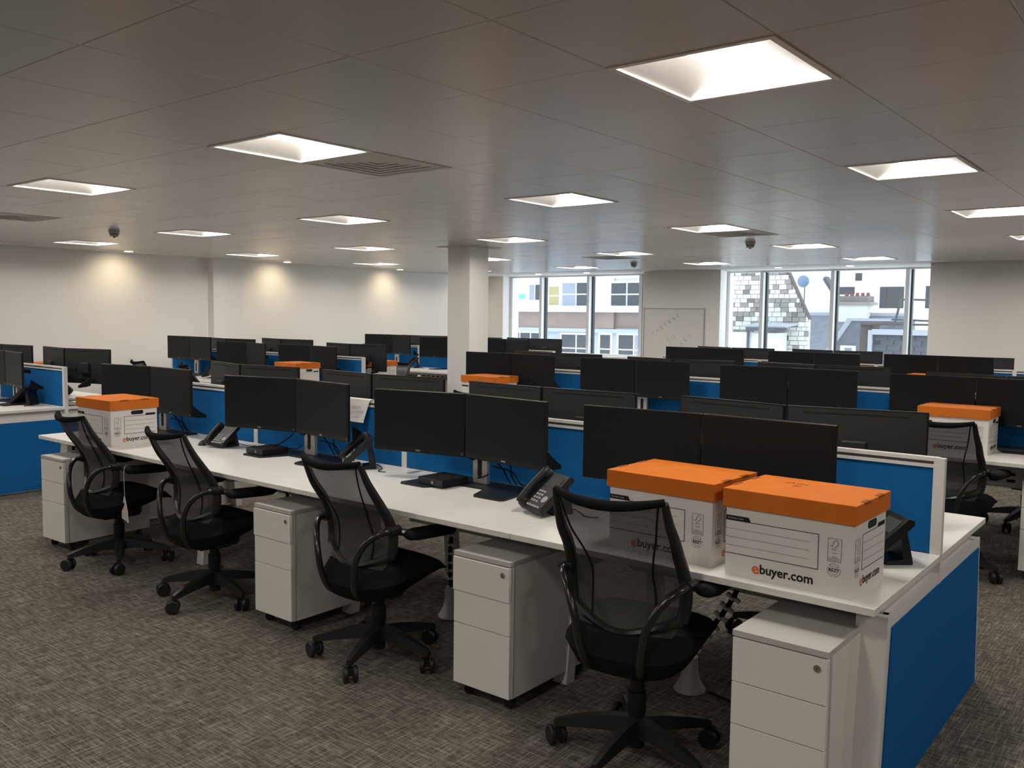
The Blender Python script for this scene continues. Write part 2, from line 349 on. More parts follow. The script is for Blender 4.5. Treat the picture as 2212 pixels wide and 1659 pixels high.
# round downlights
DR = MB(); DR.lathe([(.052, -.003), (.068, -.004), (.070, .002), (.066, .006)], 24); DRm = DR.mesh('rim', 'luminaire_white', True)
DD = MB().lathe([(.001, -.0075), (.03, -.007), (.053, -.0052), (.053, -.0046)], 24).mesh('lens', 'downlight_lit', True)
DL = [(-11.98, 6.35, 1, 'round downlight making the leftmost scallop on the side wall'), (-11.98, 9.05, 1, 'round downlight making the scallop right of the pilaster'), (-11.98, 11.6, 1, 'round downlight making the scallop left of the column'), (-11.98, 13.85, 1, 'round downlight hidden behind the column, making the last scallop'),
      (-10.6, 14.05, .25, 'round downlight above the left pane of the left windows'), (-9.45, 14.05, .25, 'round downlight above the middle of the left windows'), (-5.67, 14.0, .25, 'round downlight above the left part of the right windows'), (-4.52, 14.0, .25, 'round downlight above the right part of the right windows')]
for (x, y, k, lab) in DL:
    t = thing('downlight', lab, 'downlight', (x, y, CEIL), 0, 'round downlights')
    obj('rim', DRm, t); obj('lens', DD, t)
    ld = bpy.data.lights.new('downlight_beam', 'SPOT'); ld.energy = SPOT*k; ld.color = (1, .80, .52); ld.spot_size = radians(130); ld.spot_blend = 1.0; ld.shadow_soft_size = .045
    lo = obj('downlight_beam', ld, t, (0, 0, -.02)); lo.rotation_euler = (0, radians(34 if x < -11.5 else 0), 0)
# smoke detectors
sd1 = MB().lathe([(.055, 0), (.055, -.02), (.05, -.035), (.04, -.04), (.045, -.05), (.035, -.068), (.01, -.07)], 20).mesh('detector_body', 'detector_grey', True)
sdl = MB().lathe([(.012, -.070), (.012, -.078), (.002, -.079)], 12).mesh('sensor', 'vent_dark', True)
sdg = MB()
for k in range(8):
    M = Matrix.Rotation(k*pi/4, 4, 'Z'); sdg.box(.0405, .0445, -.008, .008, -.048, -.041, M)
sdg = sdg.mesh('chamber_slots', 'vent_dark')
for (x, y, lab) in ((-9.02, 4.63, 'round smoke detector hanging from the ceiling at left'), (-4.05, 9.20, 'dark round smoke detector below the air grille near the right windows'), (-7.05, 11.77, 'small round smoke detector above the left windows')):
    t = thing('smoke_detector', lab, 'smoke detector', (x, y, CEIL), 0, 'ceiling smoke detectors')
    obj('detector_body', sd1, t); obj('sensor', sdl, t); obj('chamber_slots', sdg, t)

# ---- windows
def window(name, x0, x1, mull, label):
    fy0, fy1 = YG-.05, YG+.06; z0, z1 = .865, 2.405
    fmb = MB().box(x0, x1, fy0, fy1, z1, 2.425).box(x0, x1, fy0, fy1, .83, z0).box(x0, x0+.07, fy0, fy1, z0, z1).box(x1-.07, x1, fy0, fy1, z0, z1)
    w = struct(name, fmb.mesh('window_frame', 'window_frame_white'), label=label)
    obj('window_sill', MB().box(x0, x1, 14.60, YG+.05, .80, .83).mesh('window_sill', 'window_frame_white'), w)
    xs = [x0+.07]
    for (a, c) in mull:
        mo = obj('mullion', MB().box(a, a+.06, YG-.12, fy1, z0, z1).mesh('mullion', 'window_frame_white'), w)
        c = a+.09; obj('gasket', MB().box(a+.06, c, YG-.02, fy1, z0, z1).mesh('gasket', 'window_gasket'), mo)
        xs += [a, c]
    xs.append(x1-.07)
    for k in range(0, len(xs), 2): obj('pane', MB().box(xs[k], xs[k+1], YG, YG+.012, z0, z1).mesh('pane', 'glass'), w)
window('window_1', -11.92, -8.67, [(-11.08, -10.90), (-9.90, -9.73)], 'three-pane window looking onto a white and brown building')
window('window_2', -6.94, -3.30, [(-6.28, -6.13), (-5.06, -4.95), (-3.89, -3.70)], 'four-pane window looking onto a stone gable and slate roofs')
# whiteboard
wbd = thing('whiteboard', 'large whiteboard with faint slanted handwriting between the windows', 'whiteboard', (-7.655, 14.2, 1.163))
obj('board', MB().box(-.60, .60, -.014, -.001, -.6, .6).mesh('board', 'board_white'), wbd)
fb = MB().box(-.61, .61, -.022, -.001, .592, .606).box(-.61, .61, -.022, -.001, -.606, -.592).box(-.61, -.597, -.022, -.001, -.6, .6).box(.597, .61, -.022, -.001, -.6, .6)
obj('frame', fb.mesh('frame', 'board_edge'), wbd)
for k, (cx, cz) in enumerate(((-.603, .6), (.603, .6))): obj('corner_cap', MB().box(cx-.012, cx+.012, -.025, -.001, cz-.012, cz+.012).mesh('corner_cap', 'detector_grey'), wbd)
def hand(s, size, m, x, z, ang, parent, y=-.0155):
    o = obj('handwriting', text_mesh(s, size, m), parent, (x, y, z)); o.rotation_euler = (Matrix.Rotation(pi/2, 3, 'X') @ Matrix.Rotation(ang, 3, 'Z')).to_euler(); return o
for k, ch in enumerate('FASTEST'):
    a = .62; hand(ch, .10, 'ink_faint' if k > 1 else 'ink_pale', -.40+.082*k, .15+.053*k, a, wbd)
for k, ch in enumerate('TO'): hand(ch, .10, 'ink_pale', -.08+.09*k, .02+.07*k, .7, wbd)
for k, ch in enumerate('LAST'): hand(ch, .10, 'ink_faint' if k == 2 else 'ink_pale', .10+.075*k, -.10+.07*k, .72, wbd)

# ================================================================== desk benches
DK, DP, TH = .73, .79, .025       # desk height, depth of one side, top thickness
def bench(name, x0, n, ys, label, ends=(True, True), w=1.4):
    t = thing('bench_desk', label, 'desk', (x0, ys, 0), 0, 'white bench desks with blue screens')
    L = n*w; yf, yb_ = -.012-DP, .012+DP
    top = MB().box(.0015, w-.0015, yf, -.012, DK-TH, DK, bv=.002).mesh('desktop', 'desk_white')
    top2 = MB().box(.0015, w-.0015, .012, yb_, DK-TH, DK, bv=.002).mesh('desktop', 'desk_white')
    pan = MB().box(.019, w-.019, -.011, .011, DK+.004, 1.052).mesh('screen_fabric', 'blue_fabric')
    rail = MB().box(.02, w-.02, -.016, .016, 1.052, 1.064).box(.02, w-.02, -.009, .009, 1.064, 1.076).box(.02, w-.02, -.016, .016, 1.076, 1.09)
    rail = rail.mesh('top_rail', 'frame_white'); groove = MB().box(.02, w-.02, -.0105, .0105, 1.0645, 1.0755).mesh('rail_groove', 'rail_groove')
    post = MB().box(-.019, .019, -.0155, .0155, DK-.14, 1.088).mesh('screen_post', 'frame_white')
    for k in range(n):
        obj('desktop', top, t, (k*w, 0, 0)); obj('desktop', top2, t, (k*w, 0, 0))
        s = obj('desk_screen', pan, t, (k*w, 0, 0)); obj('top_rail', rail, s); obj('rail_groove', groove, s)
    for k in range(n+1): obj('screen_post', post, t, (min(max(k*w, .019), L-.019), 0, 0))
    # beams and cable trays
    bm_ = MB().box(.1, L-.1, -.02, .02, .64, .69)
    for y in (-.42, .42): obj('beam', bm_.mesh('beam', 'frame_white'), t, (0, y, 0))
    tr_ = MB().box(.14, w-.14, -.11, -.104, .47, .69).box(.14, w-.14, .104, .11, .47, .69).box(.14, w-.14, -.11, .11, .462, .468).mesh('cable_tray', 'frame_white')
    sl = MB()
    for a in range(10):
        for c in range(4): sl.box(.2+a*.105, .2+a*.105+.05, -.1125, -.1108, .50+c*.045, .50+c*.045+.02)
    sl = sl.mesh('tray_slots', 'hole_dark')
    for k in range(n):
        ct = obj('cable_tray', tr_, t, (k*w, 0, 0)); obj('tray_slots', sl, ct)
    # intermediate splayed legs under the joints, set back from the edge
    def leg(y0, y1): # foot y0, head y1
        return MB().add([(sx*.035, y+d, z) for (y, z) in ((y0, 0), (y1, .69)) for sx, d in ((-1, -.03), (1, -.03), (1, .03), (-1, .03))], [(0,3,2,1),(4,5,6,7),(0,1,5,4),(1,2,6,5),(2,3,7,6),(3,0,4,7)]).mesh('leg', 'frame_white')
    l1, l2 = leg(-.41, -.34), leg(.41, .34)
    for k in range(1, n): obj('leg', l1, t, (k*w, 0, 0)); obj('leg', l2, t, (k*w, 0, 0))
    # end frames: slightly splayed legs, head beam and blue infill panel
    for e, sx in ((0, 1), (1, -1)):
        if not ends[e]: continue
        X = lambda d: (d if sx == 1 else L-d)
        def ymin(z): return -.735+.06*(z/.66)
        dyp = .025
        zt = .662
        def slab(xa_, xb_, ins, z0, z1):
            a, c = ymin(z0)+ins, ymin(z1)+ins
            xs = sorted((X(xa_), X(xb_)))
            return MB().add([(x, y+dyp, z) for x in xs for (y, z) in ((a, z0), (-a, z0), (-c, z1), (c, z1))], [(0,1,2,3),(4,7,6,5),(0,4,5,1),(1,5,6,2),(2,6,7,3),(3,7,4,0)])
        fmesh = MB()
        for sgn in (-1, 1):   # two legs
            xs = sorted((X(.012), X(.10)))
            pts = [(sgn*ymin(0), 0), (sgn*(ymin(0)+.055), 0), (sgn*(ymin(zt)+.055), zt), (sgn*ymin(zt), zt)]
            lm = MB().add([(x, -y+dyp, z) for x in xs for (y, z) in pts], [(0,1,2,3),(4,7,6,5),(0,4,5,1),(1,5,6,2),(2,6,7,3),(3,7,4,0)])
            obj('leg', lm.mesh('leg', 'frame_white'), t)
        obj('end_beam', MB().box(min(X(.012), X(.10)), max(X(.012), X(.10)), ymin(zt)+.055, -ymin(zt)-.055, zt-.05, zt).mesh('end_beam', 'frame_white'), t)
        obj('end_bracket', MB().box(min(X(.03), X(.08)), max(X(.03), X(.08)), -.62, .66, zt, DK-TH).mesh('end_bracket', 'pedestal_grey_shaded'), t)
        ep = obj('end_panel', slab(.002, .012, -.001, .012, zt+.001).mesh('end_panel', 'frame_white'), t)
        obj('panel_fabric', slab(-.003, .002, .038, .018, zt-.038).mesh('panel_fabric', 'blue_fabric'), ep)
    return t
BENCH = {'A': (-6.353, 4, 3.49), 'A2': (-12.255, 3, 3.66), 'B': (-6.0, 4, 6.88), 'B2': (-12.02, 3, 7.0), 'C': (-5.85, 4, 10.51), 'C2': (-11.82, 3, 10.53)}
bl = {'A': 'nearest white four-seat bench desk with blue end panel and blue screens', 'A2': 'white bench desk at the left edge, its blue end panel facing the aisle', 'B': 'white bench desk of the middle row at right, behind the nearest bench',
      'B2': 'white bench desk of the middle row at left, its screen ending left of the column', 'C': 'white bench desk of the last row, in front of the right windows', 'C2': 'white bench desk of the last row at left, partly behind the column'}
for k, (x0, n, ys) in BENCH.items(): bench(k, x0, n, ys, bl[k])

# ================================================================== dual monitors on one stand
MW, MH = .553, .324
def mon_meshes():
    # local: seam edge at x=0, extends to +x; front faces -Y; top at z=0
    h = MB().box(.001, MW-.001, 0, .018, -MH, 0, bv=.003)
    h2 = MB().add([(x, y, z) for (x, z) in ((.008, -.006), (MW-.008, -.006), (MW-.008, -MH+.010), (.008, -MH+.010)) for y in (.0185,)] + [(x, .034, z) for (x, z) in ((.15, -.10), (MW-.15, -.10), (MW-.15, -MH+.08), (.15, -MH+.08))],
                  [(4,5,6,7),(0,1,5,4),(1,2,6,5),(2,3,7,6),(3,0,4,7)])
    return dict(housing=h.mesh('monitor', 'monitor_bezel'), back=h2.mesh('back_cover', 'monitor_shell', True),
                screen=MB().box(.012, MW-.012, -.0012, .001, -MH+.028, -.010).mesh('screen', 'monitor_screen'),
                slot=MB().box(.07, MW-.07, .0175, .0235, -.0255, -.0195).mesh('vent_slot', 'hole_dark'),
                badge=MB().box(MW/2-.014, MW/2+.014, -.0016, .001, -MH+.009, -MH+.018).mesh('badge', 'badge'),
                led=MB().box(MW-.016, MW-.013, -.0016, .001, -MH+.010, -MH+.020).mesh('power_light', 'key_grey'),
                mount=MB().box(MW/2-.05, MW/2+.05, .030, .060, -.23, -.13, bv=.006).mesh('mount', 'monitor_shell'),
                ports=MB().box(MW/2-.10, MW/2+.10, .024, .0345, -.285, -.262).mesh('port_recess', 'hole_dark'))
MM = mon_meshes()
def upl(): # U shaped base plate, front to -Y
    p = [(-.32, .14), (-.32, .0), (-.34, -.16), (-.325, -.18), (-.17, -.18), (-.155, -.165), (-.10, -.02), (.10, -.02), (.155, -.165), (.17, -.18), (.325, -.18), (.34, -.16), (.32, 0), (.32, .14)]
    return MB().prism(p, 0, .009).mesh('base_plate', 'black_plastic')
BASE = upl()
COLM = MB().box(-.048, .048, .060, .085, .009, .345, bv=.003).mesh('column', 'silver')
SLOT = MB().prism([(x+.014*cos(a), z+.014*sin(a)) for (x, z, a) in [(0, .055, radians(180+d)) for d in range(0, 181, 30)] + [(0, .14, radians(d)) for d in range(0, 181, 30)]], .0595, .0585, 'y').mesh('cable_slot', 'hole_dark')
BAR = MB().box(-.36, .36, .062, .082, .300, .335, bv=.004).mesh('crossbar', 'black_matte')
GRIP = MB().prism([(.0, .25), (.07, .20), (.105, .18), (.105, .16), (.04, .165), (0, .175)], -.012, .012, 'x').mesh('side_handle', 'black_matte')
def cable(pts, r=.0035): return MB().tube(smooth_path(pts, 5), r, 6)
CB1 = cable([(-.03, .06, .19), (-.06, .04, .15), (-.03, .045, .13), (0, .055, .16)]).tube(smooth_path([(.06, .1, .20), (.14, .12, .15), (.15, .13, .06), (.17, .15, .012)], 5), .0035, 6).tube(smooth_path([(.05, .1, .14), (.10, .12, .09), (.12, .13, .05), (.13, .15, .012)], 5), .0035, 6).tube(smooth_path([(.05, .1, .10), (.16, .12, .08), (.2, .13, .03), (.22, .15, .012)], 5), .0035, 6).mesh('cable', 'black_matte', True)
CB2 = cable([(-.10, .05, .20), (-.13, .03, .12), (-.20, -.02, .06), (-.28, .02, .05), (-.30, .1, .012)]).mesh('cable', 'black_matte', True)
def dual(label, x, y, front, aL, aR, ztop=1.215, cx=.05, group='paired desk monitors', cab=0, zl=0, zr=0):
    # (x, y): seam of the two monitors in world; front: faces -Y. aL / aR: inward turn (degrees) of the monitor on the picture's left / right
    rz = 0 if front else pi
    t = thing('dual_monitor', label, 'monitors', (x, y, DK), rz, group)
    cx = cx if front else -cx
    obj('base_plate', BASE, t, (cx, 0, 0)); cm = obj('column', COLM, t, (cx, 0, 0)); obj('cable_slot', SLOT, cm)
    zt = ztop-DK
    obj('crossbar', BAR, t, (0, 0, zt-.50)); 
    for s in (-1, 1): obj('side_handle', GRIP, t, (s*.5, .018, zt-.50))
    if cab & 1: obj('cable', CB1, t, (cx, 0, 0))
    if cab & 2: obj('cable', CB2, t, (cx, 0, 0))
    al, ar = (aL, aR) if front else (aR, aL)
    if not front: zl, zr = zr, zl
    for side, ang, dz in ((1, ar, zr), (-1, al, zl)):
        # turning the outer edge towards the user (-Y)
        a = radians(-ang) if side == 1 else radians(ang)
        m_ = obj('monitor', MM['housing'], t, (side*.0015, 0, zt+dz), (0, 0, a)) if side == 1 else obj('monitor', MM['housing'], t, (-.0015-MW*cos(a), -MW*sin(a), zt+dz), (0, 0, a))
        for nm, k in (('screen', 'screen'), ('back_cover', 'back'), ('vent_slot', 'slot'), ('badge', 'badge'), ('power_light', 'led'), ('mount', 'mount'), ('port_recess', 'ports')): obj(nm, MM[k], m_)
    return t
ORD = ['first', 'second', 'third', 'fourth']
def seat(k, n): return 'leftmost seat' if k == 0 else ('rightmost seat' if k == n-1 else ORD[k]+' seat from left')
rows = [
 ('A', True, [(-5.96, 9, 2, 1.202, 1), (-4.30, 14, 7, 1.202, 3), (-2.94, 12.5, 6, 1.199, 1), (-1.64, 5, 1, 1.199, 0)], 'camera side of nearest bench'),
 ('A', False, [(-5.40, 12, 9, 1.228, 0), (-4.03, 7, 6, 1.228, 0), (-2.73, 5.5, 2, 1.224, 0), (-1.43, 9.5, 12, 1.224, 0)], 'far side of nearest bench'),
 ('B', True, [(-5.36, 5, 6, 1.231, 0), (-3.98, 3, 5, 1.224, 0), (-2.60, 4, 8, 1.217, 0), (-1.28, 4, 5, 1.210, 0)], 'near side middle right bench'),
 ('B', False, [(-5.14, 10, 5, 1.235, 0), (-3.80, 12, 11, 1.226, 0), (-2.51, 12, 10, 1.230, 0), (-1.16, 8, 8, 1.21, 0)], 'far side middle right bench'),
 ('C', True, [(-5.11, 1, 6, 1.220, 0), (-3.71, 1, 7, 1.211, 0), (-2.36, 2, 5, 1.220, 0), (-.93, 3, 5, 1.215, 0)], 'near side last right bench'),
 ('C', False, [(-4.92, 14, 8, 1.222, 0), (-3.61, 12, 9, 1.227, 0), (-2.25, 8, 8, 1.205, 0), (-.9, 8, 8, 1.205, 0)], 'far side last right bench'),
 ('A2', True, [(-11.6, 6, 6, 1.215, 0), (-10.3, 6, 6, 1.215, 0), (-8.86, 2, 8, 1.214, 0)], 'near side left-edge bench'),
 ('A2', False, [(-11.3, 8, 8, 1.235, 0), (-9.86, 7, 7, 1.24, 0), (-8.46, 5, 18, 1.243, 0)], 'far side left-edge bench'),
 ('B2', True, [(-11.22, 2, 3, 1.259, 0), (-9.89, 9, 11, 1.212, 0), (-8.60, 5, 5, 1.210, 0)], 'near side middle left bench'),
 ('B2', False, [(-10.89, 9, 9, 1.233, 0), (-9.65, 10, 9, 1.258, 0), (-8.28, 9, 9, 1.233, 0)], 'far side middle left bench'),
 ('C2', True, [(-10.87, 13, 12, 1.262, 0), (-9.56, 13, 12, 1.245, 0), (-8.40, 9, 15, 1.248, 0)], 'near side last left bench'),
 ('C2', False, [(-10.55, 9, 9, 1.25, 0), (-9.4, 9, 9, 1.25, 0), (-8.24, 14, 10, 1.258, 0)], 'far side last left bench')]
for (bk, front, lst, where) in rows:
    ys = BENCH[bk][2]
    for k, (x, al, ar, zt, cab) in enumerate(lst):
        side = ('showing dark screens' if front else 'seen from behind')
        dual('pair of black monitors %s, %s, %s' % (side, seat(k, len(lst)), where), x, ys+(-.19 if front else .19), front, al, ar, zt, .05, 'monitor pairs on the bench desks', cab)

# ================================================================== archive boxes
BX, BY, BH = .42, .315, .295
BODY = MB().box(-BX/2, BX/2, -BY/2, BY/2, 0, BH-.01).mesh('carton', 'white_card')
LIDM = MB().box(-BX/2-.010, BX/2+.010, -BY/2-.010, BY/2+.010, BH-.062, BH, bv=.0015).mesh('lid', 'orange_card')
LNM = MB().box(-.0075, .0075, -.027, .027, BH-.007, BH+.0012).mesh('lid_notch', 'pencil_orange')
def oval(w, h, n=8): return [((w/2-h/2)*(1 if cos(a) >= 0 else -1)+h/2*cos(a), h/2*sin(a)) for a in [(-pi/2+pi*k/n) for k in range(n+1)] + [(pi/2+pi*k/n) for k in range(n+1)]]
HOLE = MB().prism([(y+.02, z+BH-.085) for (y, z) in oval(.085, .026)], BX/2-.002, BX/2+.0008, 'x').mesh('handle_hole', 'hole_dark')
HOLE2 = MB().prism([(y, z+BH-.085) for (y, z) in oval(.085, .026)], -BX/2-.0008, -BX/2+.002, 'x').mesh('handle_hole', 'hole_dark')
def formprint(w, short):
    # lines on a face, local: x along face, z up, drawn at y=-e (front)
    e = .0006; mb = MB(); f2 = MB(); bl_ = MB()
    def ln(x0, x1, z0, z1, q=mb): q.box(x0, x1, -e, 0, z0, z1)
    if not short:
        xl, xr, zb, zt = -w/2, .105, .075, .187
        ln(xl, xr, zb, zb+.002); ln(xl+.08, xr, zt, zt+.002); ln(xr-.002, xr, zb, zt)
        for k in (1, 2, 3): ln(xl, xr-.03, zb+.028*k, zb+.028*k+.0009, f2)
        bl_.prism([(xl, zt), (xl+.088, zt), (xl+.080, zt+.017), (xl, zt+.017)], -e, 0, 'y')
    else:
        xl, xr, zb, zt = -.07, w/2-.012, .075, .187
        ln(xl, xr, zb, zb+.002); ln(xl, xr, zt, zt+.002); ln(xl, xl+.002, zb, zt)
        for k in (1, 2, 3): ln(xl+.01, xr, zb+.028*k, zb+.028*k+.0009, f2)
        bl_.prism([(xr-.07, zt), (xr, zt), (xr, zt+.014), (xr-.066, zt+.014)], -e, 0, 'y')
    return mb.mesh('form_border', 'ink'), f2.mesh('form_lines', 'ink_grey'), bl_.mesh('order_strip', 'ink')
FP = formprint(BX, False); FS = formprint(BY, True)
def marks():
    e = .0006; mb = MB()
    def rect(x0, x1, z0, z1, t=.0011):
        mb.box(x0, x1, -e, 0, z0, z0+t); mb.box(x0, x1, -e, 0, z1-t, z1); mb.box(x0, x0+t, -e, 0, z0, z1); mb.box(x1-t, x1, -e, 0, z0, z1)
    rect(-.0215, .0215, .109, .183)
    # tree with tick outline
    P = [(-.013, .161), (-.009, .157), (-.005, .163), (-.004, .170), (0, .176), (.006, .178), (.010, .172), (.0115, .165), (.009, .160), (.004, .159), (.003, .156), (-.001, .156)]
    for a, c in zip(P[:-1], P[1:]):
        d = Vector((c[0]-a[0], c[1]-a[1])); n = Vector((-d.y, d.x)).normalized()*.0009
        mb.add([(a[0]+n.x, -e, a[1]+n.y), (a[0]-n.x, -e, a[1]-n.y), (c[0]-n.x, -e, c[1]-n.y), (c[0]+n.x, -e, c[1]+n.y)], [(0, 1, 2, 3)])
    for k, (wd_, z) in enumerate(((.016, .136), (.016, .124), (.034, .119), (.036, .1135))): mb.box(-wd_/2, wd_/2, -e, 0, z, z+.0014)
    # three chasing arrows around the word
    for q in range(3):
        a0 = radians(90+120*q)
        for (da, db, r) in ((-48, 48, .0205), (-40, 40, .0125)):
            pts = [(r*cos(a0+radians(da+(db-da)*k/5)), .083+r*sin(a0+radians(da+(db-da)*k/5))) for k in range(6)]
            for a, c in zip(pts[:-1], pts[1:]):
                d = Vector((c[0]-a[0], c[1]-a[1])); n = Vector((-d.y, d.x)).normalized()*.0006
                mb.add([(a[0]+n.x, -e, a[1]+n.y), (a[0]-n.x, -e, a[1]-n.y), (c[0]-n.x, -e, c[1]-n.y), (c[0]+n.x, -e, c[1]+n.y)], [(0, 1, 2, 3)])
        for da in (-48, 48):
            a = a0+radians(da); M_ = [(r*cos(a), .083+r*sin(a)) for r in (.0115, .0215)]
            d = Vector((M_[1][0]-M_[0][0], M_[1][1]-M_[0][1])); n = Vector((-d.y, d.x)).normalized()*.0006
            mb.add([(M_[0][0]+n.x, -e, M_[0][1]+n.y), (M_[0][0]-n.x, -e, M_[0][1]-n.y), (M_[1][0]-n.x, -e, M_[1][1]-n.y), (M_[1][0]+n.x, -e, M_[1][1]+n.y)], [(0, 1, 2, 3)])
    return mb.mesh('certification_marks', 'ink_grey')
MK = marks()
TE, TB = text_mesh('e', .054, 'ink_orange', 'LEFT', .0012), text_mesh('buyer.com', .042, 'ink', 'LEFT', .0010)
TE2, TB2 = text_mesh('e', .050, 'ink_orange', 'LEFT', .0006), text_mesh('buyer.com', .039, 'ink', 'LEFT', .0006)
TF, TR = text_mesh('FSC', .011, 'ink_grey'), text_mesh('REZY', .014, 'ink', bold=.0003)
TO_ = text_mesh('Re-Order Code', .0085, 'ink_pale', 'LEFT')
def archive_box(label, x, y, rz=0, z=DK, words=None, long_print=True):
    t = thing('archive_box', label, 'box', (x, y, z), rz, 'white archive boxes with orange lids')
    c = obj('carton', BODY, t); l = obj('lid', LIDM, t); [obj('lid_notch', LNM, l, (sx*(BX/2+.0045), y_, 0)) for sx in (-1, 1) for y_ in (-.07, .07)]
    obj('handle_hole', HOLE, c); obj('handle_hole', HOLE2, c)
    Y = -BY/2-.0005
    for me_, nm in zip(FP, ('form_border', 'form_lines', 'order_strip')): obj(nm, me_, c, (0, Y, 0))
    obj('certification_marks', MK, c, (.155, Y, 0)); obj('printed_word', TF, c, (.155, Y-.0007, .148), FRONT); obj('printed_word', TR, c, (.155, Y-.0008, .083), FRONT)
    obj('printed_word', TO_, c, (-BX/2+.006, Y-.0007, .1955), FRONT)
    obj('logo_letter', TE, c, (-.115, Y-.0007, .038), FRONT); obj('logo_word', TB, c, (-.088, Y-.0007, .038), FRONT)
    X = BX/2+.0005
    for me_, nm in zip(FS, ('form_border', 'form_lines', 'order_strip')): obj(nm, me_, c, (X, 0, 0), (0, 0, pi/2))
    obj('certification_marks', MK, c, (X, -.113, 0), (0, 0, pi/2)); obj('printed_word', TF, c, (X+.0007, -.113, .148), RIGHT); obj('printed_word', TR, c, (X+.0008, -.113, .083), RIGHT)
    obj('logo_letter', TE2, c, (X+.0007, -.082, .040), RIGHT); obj('logo_word', TB2, c, (X+.0007, -.057, .041), RIGHT)
    for k, (s_, px, py, sz) in enumerate(words or []):
        o = obj('handwriting', text_mesh(s_, sz, 'pencil_orange'), l, (px, py, BH+.0006))
    return t
archive_box('front right white carton with orange lid and printed web name, nearest bench corner', -1.045, 2.89, radians(-1), words=[('IAIN', -.06, .07, .042), ('4/', -.045, .025, .036)])
archive_box('second carton with orange lid, tucked behind the near chair, left of the corner box', -1.527, 2.925, radians(-1.5))
archive_box('white carton with orange lid alone at the left end of the nearest bench', -5.66, 2.90, radians(1))
archive_box('orange-lidded carton on the middle row, just right of the column', -5.41, 6.42, radians(-3))
archive_box('orange-lidded carton behind the mesh chair at the right edge', -1.33, 6.46, radians(0))
archive_box('orange-lidded carton on the middle left bench, left of the column', -8.38, 6.46, radians(-4))
archive_box('orange-lidded carton mostly hidden behind monitors beside the mesh chair left of the column', -8.10, 7.42, radians(90), )
archive_box('orange lid peeping out behind the monitors at the far left', -10.1, 4.32, radians(90))
archive_box('thin orange lid just showing over monitors near the right wall', -2.36, 10.09, radians(0))
archive_box('orange lid just showing in front of the left windows', -7.92, 11.10, radians(90))

